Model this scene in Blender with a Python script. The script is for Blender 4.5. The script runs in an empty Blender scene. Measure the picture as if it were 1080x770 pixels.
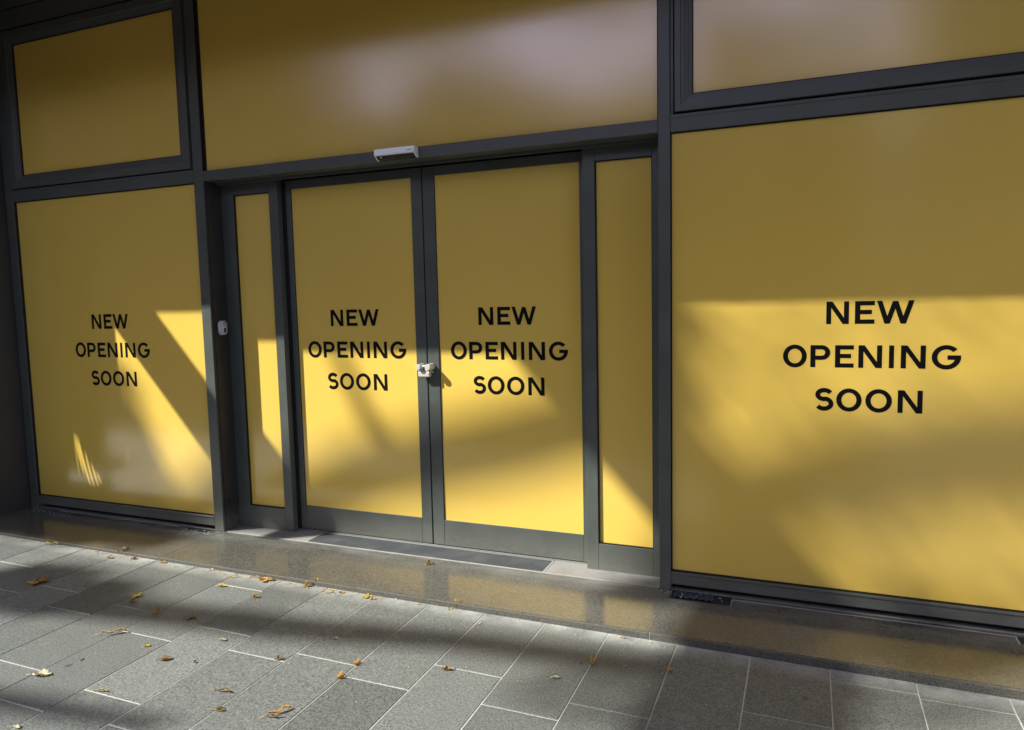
import bpy, bmesh, math, random
from mathutils import Vector, Matrix
random.seed(7)
S = bpy.context.scene
COL = S.collection
R_ = math.radians

# ------------------------------------------------------------------ camera
CAM = Vector((1.64, -3.768, 1.6)); FPX = 762.194
yw, pt, rl = R_(-22.2299), R_(-5.2758), R_(-1.2795)
Fv = Vector((math.sin(yw)*math.cos(pt), math.cos(yw)*math.cos(pt), math.sin(pt)))
rt = Vector((math.cos(yw), -math.sin(yw), 0)); up = rt.cross(Fv)
Rv = math.cos(rl)*rt + math.sin(rl)*up
Uv = -math.sin(rl)*rt + math.cos(rl)*up
cam = bpy.data.cameras.new('camera'); co = bpy.data.objects.new('camera', cam); COL.objects.link(co)
M = Matrix(((Rv.x, Uv.x, -Fv.x, CAM.x), (Rv.y, Uv.y, -Fv.y, CAM.y), (Rv.z, Uv.z, -Fv.z, CAM.z), (0, 0, 0, 1)))
co.matrix_world = M
cam.sensor_width = 36; cam.lens = FPX/1080*36; cam.clip_end = 2000; cam.clip_start = .05
S.camera = co

# ------------------------------------------------------------------ light
SD = Vector((-1.47, -1.0, 1.48)).normalized()
EL = math.asin(SD.z)
w = bpy.data.worlds.new('World'); S.world = w; w.use_nodes = True
nt = w.node_tree; bg = nt.nodes['Background']
sky = nt.nodes.new('ShaderNodeTexSky'); sky.sky_type = 'NISHITA'; sky.sun_disc = False
sky.sun_elevation = EL; sky.sun_rotation = math.atan2(SD.x, SD.y)
sky.air_density = 1.0; sky.dust_density = 2.0; sky.ozone_density = 1.0
# bright broken cloud low over the street
tcw = nt.nodes.new('ShaderNodeTexCoord'); sxw = nt.nodes.new('ShaderNodeSeparateXYZ'); nt.links.new(tcw.outputs['Generated'], sxw.inputs[0])
mpw = nt.nodes.new('ShaderNodeMapping'); mpw.inputs['Scale'].default_value = (1, 1, 1.7); nt.links.new(tcw.outputs['Generated'], mpw.inputs[0])
nzw = nt.nodes.new('ShaderNodeTexNoise'); nzw.inputs['Scale'].default_value = 6.5; nzw.inputs['Detail'].default_value = 6; nt.links.new(mpw.outputs[0], nzw.inputs['Vector'])
def wramp(src, a, b):
    r = nt.nodes.new('ShaderNodeMapRange'); r.interpolation_type = 'SMOOTHSTEP'; r.inputs[1].default_value = a; r.inputs[2].default_value = b; nt.links.new(src, r.inputs[0]); return r.outputs[0]
def wmul(a, b):
    r = nt.nodes.new('ShaderNodeMath'); r.operation = 'MULTIPLY'; nt.links.new(a, r.inputs[0]); nt.links.new(b, r.inputs[1]); return r.outputs[0]
cl = wmul(wmul(wramp(nzw.outputs['Fac'], .42, .56), wramp(sxw.outputs[2], .12, .22)), wramp(sxw.outputs[2], .50, .36))
cmw = nt.nodes.new('ShaderNodeMix'); cmw.data_type = 'RGBA'; nt.links.new(cl, cmw.inputs[0]); nt.links.new(sky.outputs[0], cmw.inputs[6]); cmw.inputs[7].default_value = (22, 21, 32, 1)
nt.links.new(cmw.outputs[2], bg.inputs[0]); bg.inputs[1].default_value = 0.074
sl = bpy.data.lights.new('sun', 'SUN'); sl.energy = 5.0; sl.angle = R_(0.53); sl.color = (1, .975, .885)
so = bpy.data.objects.new('sun', sl); COL.objects.link(so)
so.rotation_euler = SD.to_track_quat('Z', 'Y').to_euler(); so.location = SD*40
S.view_settings.view_transform = 'Standard'; S.view_settings.look = 'None'
S.view_settings.exposure = 0.85; S.view_settings.gamma = 1
S.render.engine = 'CYCLES'
S.cycles.max_bounces = 8

# ------------------------------------------------------------------ materials
def new_mat(name):
    m = bpy.data.materials.new(name); m.use_nodes = True
    return m, m.node_tree, m.node_tree.nodes['Principled BSDF']
def N(t, kind, **kw):
    n = t.nodes.new(kind)
    for k, v in kw.items():
        if k in ('operation', 'blend_type', 'data_type', 'noise_dimensions', 'feature', 'attribute_name', 'vector_type', 'clamp_factor', 'wave_type', 'bands_direction'): setattr(n, k, v)
        else: n.inputs[k].default_value = v
    return n
def ramp(t, src, stops):
    r = t.nodes.new('ShaderNodeValToRGB'); e = r.color_ramp.elements
    while len(e) < len(stops): e.new(.5)
    for q, (p, c) in zip(e, stops):
        q.position = p; q.color = (c, c, c, 1) if isinstance(c, (int, float)) else (*c, 1)
    t.links.new(src, r.inputs[0]); return r.outputs[0]
def coords(t, scale=(1, 1, 1)):
    g = t.nodes.new('ShaderNodeNewGeometry'); m = t.nodes.new('ShaderNodeMapping')
    m.inputs['Scale'].default_value = scale
    t.links.new(g.outputs['Position'], m.inputs[0]); return m.outputs[0]
def noise(t, vec, sc, det=4, rough=.6):
    n = N(t, 'ShaderNodeTexNoise', Scale=sc, Detail=det, Roughness=rough); t.links.new(vec, n.inputs['Vector']); return n.outputs['Fac']
def mixc(t, fac, a, b, mode='MIX'):
    m = t.nodes.new('ShaderNodeMix'); m.data_type = 'RGBA'; m.blend_type = mode
    for i, v in ((0, fac), (6, a), (7, b)):
        if hasattr(v, 'is_output'): t.links.new(v, m.inputs[i])
        elif isinstance(v, (int, float)) and i: m.inputs[i].default_value = (v, v, v, 1)
        elif isinstance(v, (int, float)): m.inputs[i].default_value = v
        else: m.inputs[i].default_value = (*v, 1)
    return m.outputs[2]
def mth(t, op, a, b=None, c=None):
    m = t.nodes.new('ShaderNodeMath'); m.operation = op
    for i, v in enumerate((a, b, c)):
        if v is None: continue
        if hasattr(v, 'is_output'): t.links.new(v, m.inputs[i])
        else: m.inputs[i].default_value = v
    return m.outputs[0]
def bump(t, b, h, strength, dist=.002):
    n = N(t, 'ShaderNodeBump', Strength=strength, Distance=dist); t.links.new(h, n.inputs['Height']); t.links.new(n.outputs[0], b.inputs['Normal'])

def m_simple(name, c, rough=.5, metal=0, var=.15, sc=20):
    m, t, b = new_mat(name); v = coords(t)
    f = noise(t, v, sc)
    col = mixc(t, f, tuple(x*(1-var) for x in c), tuple(min(1, x*(1+var)) for x in c))
    t.links.new(col, b.inputs['Base Color']); b.inputs['Roughness'].default_value = rough; b.inputs['Metallic'].default_value = metal
    return m
def m_frame(name, c, dusty=.5):
    m, t, b = new_mat(name); v = coords(t)
    f = noise(t, v, 260, 3); g = noise(t, v, 6, 5)
    dust = ramp(t, g, [(.45, 0), (.8, dusty)])
    col = mixc(t, dust, c, tuple(x*1.35+.012 for x in c))
    # grime that gathers along the foot of the frame
    sep = t.nodes.new('ShaderNodeSeparateXYZ'); t.links.new(v, sep.inputs[0])
    foot = mth(t, 'MULTIPLY', ramp(t, sep.outputs[2], [(.04, 1), (.2, 0)]), noise(t, coords(t, (9, 9, 40)), 3, 5))
    col = mixc(t, foot, col, (.2, .19, .165))
    t.links.new(col, b.inputs['Base Color'])
    t.links.new(ramp(t, g, [(.3, .33), (.75, .47)]), b.inputs['Roughness'])
    bump(t, b, f, .12, .0006)
    return m
FRAME = m_frame('anthracite_powder_coat', (.076, .087, .078))
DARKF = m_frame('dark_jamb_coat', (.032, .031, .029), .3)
GASK_SHADE = m_simple('black_rubber_and_shade', (.006, .006, .006), .7)  # rubber gaskets, also painted shade in window recesses and a door gap
def m_film():
    m, t, b = new_mat('yellow_window_film'); v = coords(t)
    g = noise(t, v, 1.3, 3); h = noise(t, coords(t, (1.5, 1, 90)), 1.0, 2); k = noise(t, v, 25, 6, .7)
    col = mixc(t, ramp(t, g, [(.3, 0), (.7, 1)]), (.82, .565, .108), (.78, .535, .10))
    col = mixc(t, ramp(t, k, [(.66, 0), (.8, .10)]), col, (.5, .45, .3))
    t.links.new(col, b.inputs['Base Color'])
    t.links.new(ramp(t, k, [(.3, .125), (.75, .17)]), b.inputs['Roughness'])
    b.inputs['IOR'].default_value = 1.75
    bump(t, b, h, .10, .0012)
    return m
FILM = m_film()
BLACK = m_simple('black_vinyl', (.004, .004, .004), .5); BLACK.node_tree.nodes['Principled BSDF'].inputs['IOR'].default_value = 1.22
WHITEP = m_simple('white_plastic', (.95, .96, .98), .16, var=.02); WHITEP.node_tree.nodes['Principled BSDF'].inputs['IOR'].default_value = 1.8
GREYP = m_simple('dull_white_plastic', (.55, .55, .57), .45, var=.08)
DARKP = m_simple('smoked_plastic', (.008, .009, .012), .12)
STEEL = m_simple('worn_zinc_metal', (.66, .64, .58), .38, .25, var=.12, sc=120)
def m_slab():
    m, t, b = new_mat('grey_granite_paving'); v = coords(t)
    a = t.nodes.new('ShaderNodeAttribute'); a.attribute_name = 'tone'
    f1 = noise(t, v, 120, 4, .8); f2 = noise(t, v, 240, 2); big = noise(t, v, 1.7, 4); dirt = noise(t, v, 7, 6, .7)
    base = mixc(t, ramp(t, f1, [(.36, 0), (.66, 1)]), (.055, .063, .062), (.285, .304, .292))
    sp = N(t, 'ShaderNodeTexVoronoi', Scale=115.0); t.links.new(v, sp.inputs['Vector'])
    base = mixc(t, ramp(t, sp.outputs['Distance'], [(.06, .75), (.17, 0)]), base, (.42, .41, .38))
    base = mixc(t, ramp(t, f2, [(.60, 0), (.74, .75)]), base, (.035, .035, .035))
    base = mixc(t, ramp(t, dirt, [(.52, 0), (.80, .34)]), base, (.125, .12, .098))
    base = mixc(t, ramp(t, big, [(.50, 0), (.72, .25)]), base, (.15, .148, .125))
    sep = t.nodes.new('ShaderNodeSeparateXYZ'); t.links.new(v, sep.inputs[0])
    gum = N(t, 'ShaderNodeTexVoronoi', Scale=2.6, Randomness=1.0); t.links.new(v, gum.inputs['Vector'])
    base = mixc(t, ramp(t, mth(t, 'ADD', gum.outputs['Distance'], mth(t, 'MULTIPLY', f1, .03)), [(.045, .7), (.058, 0)]), base, (.05, .048, .044))
    spl = noise(t, v, 3.1, 7, .78)
    base = mixc(t, ramp(t, spl, [(.60, 0), (.66, .28)]), base, (.33, .33, .32))
    yk = mth(t, 'MULTIPLY_ADD', sep.outputs[1], 7.0, 4.75)           # lime bloom plus painted-in glow along the foot of the step
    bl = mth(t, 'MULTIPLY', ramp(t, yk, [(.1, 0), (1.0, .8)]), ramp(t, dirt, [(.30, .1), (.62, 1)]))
    lime_glow = bl
    mul = mth(t, 'MULTIPLY_ADD', a.outputs['Fac'], .32, .70)
    cmb = t.nodes.new('ShaderNodeCombineColor')
    for i in range(3): t.links.new(mul, cmb.inputs[i])
    base = mixc(t, 1.0, base, cmb.outputs[0], 'MULTIPLY')
    base = mixc(t, lime_glow, base, (.46, .47, .455))
    t.links.new(base, b.inputs['Base Color'])
    t.links.new(ramp(t, dirt, [(.3, .40), (.7, .62)]), b.inputs['Roughness'])
    bump(t, b, f1, .55, .0016)
    return m
SLAB = m_slab()
def m_step(name='polished_granite_step', rough=None):
    m, t, b = new_mat(name); v = coords(t)
    f1 = noise(t, v, 150, 4, .78); f2 = noise(t, v, 60, 3, .6); dirt = noise(t, v, 4.5, 6, .7); st = noise(t, coords(t, (1.2, 5, 1)), 2.0, 5)
    base = mixc(t, ramp(t, f1, [(.36, 0), (.66, 1)]), (.040, .039, .034), (.165, .160, .138))
    base = mixc(t, ramp(t, f2, [(.60, 0), (.75, .6)]), base, (.03, .028, .024))
    base = mixc(t, ramp(t, dirt, [(.48, 0), (.75, .55)]), base, (.15, .135, .105))
    sep = t.nodes.new('ShaderNodeSeparateXYZ'); t.links.new(v, sep.inputs[0])
    # pale cement bloom along the foot of the frames
    near = ramp(t, sep.outputs[1], [(0.0, 0), (1.0, 1)])
    yb = mth(t, 'MULTIPLY_ADD', sep.outputs[1], 5.0, 1.0)          # y=-.2 -> 0, y=0 -> 1
    bloom = mth(t, 'MULTIPLY', ramp(t, yb, [(.1, 0), (.85, 1)]), ramp(t, st, [(.40, 0), (.72, .75)]))
    base = mixc(t, bloom, base, (.24, .24, .235))
    t.links.new(base, b.inputs['Base Color'])
    t.links.new(ramp(t, dirt, [(.3, .08), (.72, .22)]), b.inputs['Roughness'])
    b.inputs['IOR'].default_value = 1.75
    if rough: t.links.remove(b.inputs['Roughness'].links[0]); b.inputs['Roughness'].default_value = rough; b.inputs['IOR'].default_value = 1.4
    bump(t, b, f1, .06 if not rough else .8, .0006 if not rough else .0025)
    return m
STEP = m_step()
def m_mortar(name, hi, lo, a=.40, b_=.62):
    m, t, b = new_mat(name); v = coords(t)
    f = noise(t, v, 2.2, 5, .7); g = noise(t, v, 120, 3)
    c = mixc(t, ramp(t, f, [(a, 1), (b_, 0)]), lo, hi); c = mixc(t, ramp(t, g, [(.45, 0), (.7, .5)]), c, lo)
    t.links.new(c, b.inputs['Base Color']); b.inputs['Roughness'].default_value = .85
    bump(t, b, g, .6, .002); return m
MORTAR = m_mortar('pale_joint_mortar', (.54, .54, .51), (.20, .195, .18), .50, .80)
CEMENT = m_mortar('thin_cement_line', (.34, .34, .325), (.17, .17, .16), .45, .8)
SCREED = m_mortar('light_concrete_sill', (.27, .265, .25), (.15, .145, .135), .45, .7)
def m_mat():
    m, t, b = new_mat('dark_entrance_mat'); v = coords(t)
    f = noise(t, v, 240, 3); g = noise(t, v, 5, 5)
    c = mixc(t, f, (.012, .014, .018), (.075, .085, .095)); c = mixc(t, ramp(t, g, [(.45, 0), (.75, .6)]), c, (.12, .125, .125))
    t.links.new(c, b.inputs['Base Color']); b.inputs['Roughness'].default_value = .8; bump(t, b, f, .8, .003); return m
MATM = m_mat()
def m_wall(name, c, sc=3, rough=.75, joint=None):
    m, t, b = new_mat(name); v = coords(t)
    f = noise(t, v, sc, 6, .7); g = noise(t, v, sc*50, 3)
    col = mixc(t, f, tuple(x*.75 for x in c), tuple(x*1.25 for x in c)); col = mixc(t, ramp(t, g, [(.4, 0), (.8, .3)]), col, tuple(x*.5 for x in c))
    t.links.new(col, b.inputs['Base Color']); b.inputs['Roughness'].default_value = rough; bump(t, b, g, .3, .002); return m
STONE = m_wall('dark_honed_stone', (.055, .052, .046), 3, .45)
ASPH = m_wall('asphalt', (.05, .05, .052), 8, .9)
LIME = m_wall('pale_limestone', (.36, .33, .28), 2)
BRICK = m_wall('brown_brick', (.34, .16, .07), 4)
CONC = m_wall('painted_steel_grey', (.22, .22, .22), 3)
WGL = m_simple('dark_window_glass', (.02, .025, .03), .08)
BARK = m_wall('tree_bark', (.12, .095, .07), 6, .9)
def m_leafy():
    m, t, b = new_mat('green_foliage'); i = t.nodes.new('ShaderNodeNewGeometry')
    r = ramp(t, i.outputs['Random Per Island'], [(0, (.035, .075, .018)), (.7, (.07, .11, .025)), (1, (.16, .13, .03))])
    t.links.new(r, b.inputs['Base Color']); b.inputs['Roughness'].default_value = .55; return m
GREEN = m_leafy()
def m_leaf(name, a, c, d):
    m, t, b = new_mat(name); tc = t.nodes.new('ShaderNodeTexCoord')
    f = noise(t, tc.outputs['Object'], 3, 5, .7); g = noise(t, tc.outputs['Object'], 9, 3)
    col = mixc(t, ramp(t, f, [(.35, 0), (.65, 1)]), a, c); col = mixc(t, ramp(t, g, [(.58, 0), (.72, .8)]), col, d)
    t.links.new(col, b.inputs['Base Color']); b.inputs['Roughness'].default_value = .5
    b.inputs['Subsurface Weight'].default_value = 0; bump(t, b, g, .4, .1); return m
LEAF = {'orange': m_leaf('orange_leaf', (.60, .34, .07), (.76, .52, .15), (.26, .13, .035)),
        'brown': m_leaf('brown_leaf', (.34, .19, .075), (.50, .32, .13), (.13, .07, .03)),
        'yellow': m_leaf('yellow_leaf', (.74, .55, .06), (.80, .66, .16), (.45, .28, .05)),
        'bright': m_leaf('bright_yellow_leaf', (.80, .66, .03), (.85, .75, .06), (.6, .5, .03)),
        'tan': m_leaf('tan_leaf', (.45, .32, .15), (.58, .44, .22), (.20, .11, .05)),
        'cream': m_leaf('cream_leaf', (.72, .64, .40), (.80, .74, .52), (.32, .22, .10))}

# ------------------------------------------------------------------ builders
class MB:
    def __init__(s): s.b = bmesh.new()
    def box(s, x0, x1, y0, y1, z0, z1, bev=.0015, mi=0):
        t = bmesh.new(); bmesh.ops.create_cube(t, size=1)
        for v in t.verts: v.co = Vector(((x0+x1)/2+v.co.x*(x1-x0), (y0+y1)/2+v.co.y*(y1-y0), (z0+z1)/2+v.co.z*(z1-z0)))
        if bev: bmesh.ops.bevel(t, geom=t.edges[:], offset=min(bev, .4*min(x1-x0, y1-y0, z1-z0)), segments=1, affect='EDGES')
        s.merge(t, mi); return s
    def merge(s, t, mi=0, mat=None):
        if mat: bmesh.ops.transform(t, matrix=mat, verts=t.verts[:])
        mp = {}
        for v in t.verts: mp[v] = s.b.verts.new(v.co)
        for f in t.faces:
            try: g = s.b.faces.new([mp[v] for v in f.verts]); g.material_index = mi; g.smooth = f.smooth
            except ValueError: pass
        t.free()
    def poly(s, pts, y0, y1, mi=0):
        """extruded outline; pts = (x,z) list, any winding"""
        a = [s.b.verts.new((p[0], y0, p[1])) for p in pts]; c = [s.b.verts.new((p[0], y1, p[1])) for p in pts]
        s.b.faces.new(a); s.b.faces.new(c[::-1]); n = len(pts)
        for i in range(n): s.b.faces.new((a[i], c[i], c[(i+1) % n], a[(i+1) % n]))
        return s
    def ring(s, x0, x1, z0, z1, prof, mi=0):
        """mitred rectangular frame: prof = [(inset, y), ...] swept round the rectangle"""
        loops = []
        for ins, y in prof:
            loops.append([s.b.verts.new(c) for c in ((x0+ins, y, z0+ins), (x1-ins, y, z0+ins), (x1-ins, y, z1-ins), (x0+ins, y, z1-ins))])
        for a, c in zip(loops, loops[1:]):
            for i in range(4):
                j = (i+1) % 4; s.b.faces.new((a[i], a[j], c[j], c[i])).material_index = mi
        return s
    def tube(s, pts, rad, seg=10, mi=0, cap=True):
        pts = [Vector(p) for p in pts]; rs = rad if isinstance(rad, (list, tuple)) else [rad]*len(pts); L = []
        for i, p in enumerate(pts):
            d = (pts[min(i+1, len(pts)-1)]-pts[max(i-1, 0)]).normalized()
            u = d.orthogonal().normalized() if i == 0 else (u0-d*u0.dot(d)).normalized()
            u0 = u; v = d.cross(u)
            L.append([s.b.verts.new(p+rs[i]*(math.cos(6.28319*k/seg)*u+math.sin(6.28319*k/seg)*v)) for k in range(seg)])
        for a, c in zip(L, L[1:]):
            for k in range(seg):
                f = s.b.faces.new((a[k], a[(k+1) % seg], c[(k+1) % seg], c[k])); f.smooth = True; f.material_index = mi
        if cap: s.b.faces.new(L[0][::-1]); s.b.faces.new(L[-1])
        return s
    def build(s, name, mats, parent=None, loc=None):
        bmesh.ops.recalc_face_normals(s.b, faces=s.b.faces[:])
        me = bpy.data.meshes.new(name); s.b.to_mesh(me); s.b.free()
        for m in (mats if isinstance(mats, (list, tuple)) else [mats]): me.materials.append(m)
        o = bpy.data.objects.new(name, me); COL.objects.link(o)
        if parent: o.parent = parent
        if loc: o.location = loc
        return o
def tag(o, label=None, cat=None, group=None, kind=None):
    for k, v in (('label', label), ('category', cat), ('group', group), ('kind', kind)):
        if v: o[k] = v
    return o
def empty(name, **kw):
    o = bpy.data.objects.new(name, None); COL.objects.link(o); o.empty_display_size = .2; return tag(o, **kw)

# ------------------------------------------------------------------ ground
def g(x):                      # the pavement falls very slightly to the right
    return .016 - .0042*(max(-6, min(6, x))+3.3)
W = .3221; X0 = .1413; L = .625; YF = -.5365; JG = .0025
known = {0: -1.085, 1: -1.297, 2: -1.167, 3: -1.30, 4: -.99, 5: -.63, 6: -.66, -1: -1.309, -2: -1.214, -3: -1.297, -4: -1.152,
         -5: -.701, -6: -1.11, -7: -1.252, -8: -1.066, -9: -1.185, -10: -.89}
bm = bmesh.new(); tl = bm.faces.layers.float.new('tone')
for k in range(-46, 26):
    xa, xb = X0+k*W+JG, X0+(k+1)*W-JG
    y = known.get(k, -.6-random.random()*L) ; cuts = [YF]
    while y > YF-.04: y -= L
    while y > -7.0:
        cuts.append(y); y -= L
    cuts.append(-7.0)
    for a, c in zip(cuts, cuts[1:]):
        ya, yb = a-(JG if a != YF else 0), c+JG
        if ya-yb < .03: continue
        dz = random.uniform(-.0006, .0006); tone = random.gauss(.5, .26); jx = random.uniform(-.0006, .0006)
        bv = .0014
        top = [(xa+bv+jx, yb+bv), (xb-bv+jx, yb+bv), (xb-bv+jx, ya-bv), (xa+bv+jx, ya-bv)]
        low = [(xa+jx, yb), (xb+jx, yb), (xb+jx, ya), (xa+jx, ya)]
        vt = [bm.verts.new((p[0], p[1], g(p[0])+dz)) for p in top]
        vl = [bm.verts.new((p[0], p[1], g(p[0])+dz-.0016)) for p in low]
        vd = [bm.verts.new((p[0], p[1], g(p[0])-.03)) for p in low]
        fs = [bm.faces.new(vt)]
        for i in range(4):
            j = (i+1) % 4; fs += [bm.faces.new((vl[i], vl[j], vt[j], vt[i])), bm.faces.new((vd[i], vd[j], vl[j], vl[i]))]
        for f in fs: f[tl] = tone
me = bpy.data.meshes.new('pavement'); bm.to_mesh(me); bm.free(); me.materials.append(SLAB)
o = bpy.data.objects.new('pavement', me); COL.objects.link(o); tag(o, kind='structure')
b = MB()
for i in range(-15, 9):
    x = float(i); v = [b.b.verts.new((q, y, g(q)-.0022)) for q, y in ((x, -7.0), (x+1, -7.0), (x+1, -.535), (x, -.535))]
    b.b.faces.new(v)
pass
tag(b.build('pavement_joints', MORTAR), kind='structure')
b = MB()
for xa, xb in ((-9, -2.0995), (-2.0960, .9785), (.9820, 4.6), (4.606, 8.5)):
    b.box(xa, xb, -.521, .005, -.05, .030, .0)
    b.box(xa, xb, -.535, -.5213, -.05, .0299, .0035, 2)
for xa in (-2.0995, .9785): b.box(xa+.0001, xa+.0034, -.5345, .0, -.05, .0280, 0, 1)
o = b.build('entrance_step', [STEP, CEMENT, m_step('rough_granite_edge', .8)]); tag(o, kind='structure')
b = MB(); b.box(-9, 9, .0055, .6, -.05, .0285, 0); tag(b.build('inner_floor', SCREED), kind='structure')
b = MB(); b.box(-200, 200, -300, 60, -1.0, -.20, 0); tag(b.build('ground', ASPH), kind='structure')
b = MB(); b.box(-60, 60, -7.30, -7.004, -.3, .0, .01); tag(b.build('kerb', CONC), kind='structure')
b = MB(); b.box(-120, 120, -14.0, -7.305, -.3, -.12, 0); tag(b.build('road', ASPH), kind='structure')
b = MB(); b.box(-60, -15.1, -7.0, -.0, -.19, 0, 0); b.box(9.01, 60, -7.0, .0, -.19, 0, 0); b.box(-60, 60, -18.5, -14.01, -.3, .0, .01)
tag(b.build('far_pavement', ASPH), kind='structure')

# ------------------------------------------------------------------ shopfront
shop = empty('shopfront', label='shopfront of anthracite frames and yellow covered glass with double doors', cat='shopfront')
ZT = 3.66
YG = .018
def prt(mb, name, mat, parent=shop): return mb.build(name, mat, parent)
# mullions
def mullion(x0, x1, zb=.030, zt=4.10):
    m = MB(); m.box(x0, x1, 0, .20, zb, zt, .002)
    return prt(m, 'mullion', FRAME)
mullion(-4.071, -3.985); mullion(-2.170, -2.089); mullion(.928, .988); mullion(2.838, 2.910)
# heads above the upper windows
for xa, xb in ((-3.984, -2.171), (-2.088, .927), (.989, 2.837)):
    m = MB(); m.box(xa, xb, .003, .18, 3.672, 3.808, .002); m.box(xa, xb, .014, .18, 3.808, 3.818, 0, 0); m.box(xa, xb, -.004, .18, 3.820, 4.10, .002)
    prt(m, 'head_rail', FRAME)
# transoms of the two side bays
for xa, xb in ((-3.984, -2.171), (.989, 2.837)):
    m = MB(); m.box(xa, xb, .003, .16, 2.416, 2.501, .002); m.box(xa, xb, -.0015, .05, 2.484, 2.5005, .001)
    prt(m, 'transom', FRAME)
    m = MB(); m.box(xa, xb, .003, .16, .062, .131, .002); m.box(xa, xb, -.002, .02, .118, .1305, .0015)
    prt(m, 'bottom_rail', FRAME)
    m = MB(); m.box(xa, xb, .05, .15, .031, .0615, 0); prt(m, 'sill_packer', GASK_SHADE)

def stroke(m, pts, wd, y0, y1):
    """flat stroke of even width along (x,z) points, square ends"""
    n = len(pts); lft, rgt = [], []
    P = [Vector(p) for p in pts]
    for i, p in enumerate(P):
        d0 = (P[i]-P[i-1]).normalized() if i else (P[1]-P[0]).normalized()
        d1 = (P[i+1]-P[i]).normalized() if i < n-1 else d0
        d = (d0+d1).normalized(); q = Vector((-d.y, d.x)); k = wd/2/max(.5, q.dot(Vector((-d0.y, d0.x))))
        lft.append(p+q*k); rgt.append(p-q*k)
    for i in range(n-1):
        m.poly([lft[i], lft[i+1], rgt[i+1], rgt[i]], y0, y1)
def letter(m, ch, x, z, wdt, h, y):
    sv, sh = .0226, .0202
    cnt = [0]
    def bx(a, b_, c, d):
        cnt[0] += 1; y1 = y-.0004-.00004*cnt[0]; m.poly([(x+a, z+c), (x+b_, z+c), (x+b_, z+d), (x+a, z+d)], y1, y)
    def arc(cx, cz, rx, rz, a0, a1, n=40):
        cnt[0] += 1; y1 = y-.0004-.00004*cnt[0]
        for i in range(n):
            q = [R_(a0+(a1-a0)*(i+k)/n) for k in (0, 1)]
            o_ = [(x+cx+rx*math.cos(t), z+cz+rz*math.sin(t)) for t in q]; i_ = [(x+cx+(rx-sv)*math.cos(t), z+cz+(rz-sh)*math.sin(t)) for t in q[::-1]]
            m.poly(o_+i_, y1, y)
    if ch == 'I': bx(0, wdt, 0, h)
    elif ch == 'E':
        bx(0, sv, 0, h); bx(sv, wdt, 0, sh); bx(sv, wdt, h-sh, h); bx(sv, wdt*.86, h/2-sh/2+.002, h/2+sh/2+.002)
    elif ch == 'N':
        bx(0, sv*.95, 0, h); bx(wdt-sv*.95, wdt, 0, h)
        m.poly([(x+.002, z+h), (x+sv+.004, z+h), (x+wdt-.002, z), (x+wdt-sv-.004, z)], y-.0007, y)
    elif ch == 'W':
        q = wdt/4.0; t = sv*.5-.0002
        for a, b_, top0 in ((t, q*1.06+.003, 1), (2*q, q*1.06+.003, 0), (2*q, wdt-q*1.06-.003, 0), (wdt-t, wdt-q*1.06-.003, 1)):
            zt = h if top0 else h*.98
            cnt[0] += 1; m.poly([(x+a-t, z+zt), (x+a+t, z+zt), (x+b_+t, z), (x+b_-t, z)], y-.0004-.00004*cnt[0], y)
    elif ch == 'O': arc(wdt/2, h/2, wdt/2, h/2+.0025, 0, 360, 56)
    elif ch == 'P':
        bx(0, sv, 0, h); rz = .0355; rx = .038; bx(sv, wdt-rx, h-sh, h); bx(sv, wdt-rx, h-2*rz, h-2*rz+sh); arc(wdt-rx, h-rz, rx, rz, -90, 90, 24)
    elif ch == 'G':
        arc(wdt/2, h/2, wdt/2, h/2+.0025, 42, 360-8, 50); bx(wdt*.54, wdt, h*.5-sh*.55, h*.5+sh*.45)
    elif ch == 'S':
        pts = []
        r1x, r1z = wdt*.36, h*.205
        cx = wdt*.51
        for a in range(25, 271, 15): pts.append((x+cx+r1x*math.cos(R_(a)), z+h-sh/2-r1z+.002+r1z*math.sin(R_(a))))
        r2x, r2z = wdt*.385, h*.23
        for a in range(75, -156, -15): pts.append((x+cx-.001+r2x*math.cos(R_(a)), z+sh/2+r2z-.002+r2z*math.sin(R_(a))))
        stroke(m, pts, .0213, y-.0005, y)
TEXT = [(1.443, .370, [('N', 0, .098), ('E', .124, .083), ('W', .216, .154)]),
        (1.234, .753, [('O', 0, .108), ('P', .124, .088), ('E', .233, .081), ('N', .334, .100), ('I', .463, .0205), ('N', .512, .101), ('G', .637, .116)]),
        (1.024, .459, [('S', 0, .082), ('O', .095, .110), ('O', .221, .112), ('N', .357, .102)])]
def lettering(cx, y, parent, label):
    for z, wd, L_ in TEXT:
        m = MB()
        for ch, x, lw in L_: letter(m, ch, cx-wd/2*1.005+x*1.005, z, lw*1.005, .107, y)
        o = prt(m, 'lettering', BLACK, parent); o['label'] = 'black word '+''.join(q[0] for q in L_)
def glass(x0, x1, z0, z1, y, parent, name='covered_pane'):
    m = MB(); m.box(x0, x1, y, y+.012, z0, z1, 0); return prt(m, name, FILM, parent)
# fixed lower windows
def low_window(x0, x1, gl, gr, cx, lab):
    m = MB(); m.ring(x0, x1, .132, 2.415, [(.0003, .006), (.0006, .0255), (.03, .0258)])  # black lining of the recess stands in for shade on the mullion sides
    f = prt(m, 'window', GASK_SHADE)
    f['label'] = lab
    glass(gl-.03, gr+.02, .120, 2.43, YG+.006, f)
    m = MB(); m.ring(x0, x1, .132, 2.415, [(.0008, .0225), (.0045, .0225), (.0048, .0245)]); prt(m, 'gasket', GASK_SHADE, f)
    lettering(cx, YG+.0055, f, 'black lettering NEW OPENING SOON')
    return f
low_window(-3.984, -2.171, -3.949, -2.16, -3.077, 'large lower window left of the entrance')
low_window(.989, 2.837, 1.001, 2.825, 1.913, 'large lower window right of the entrance')
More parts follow.
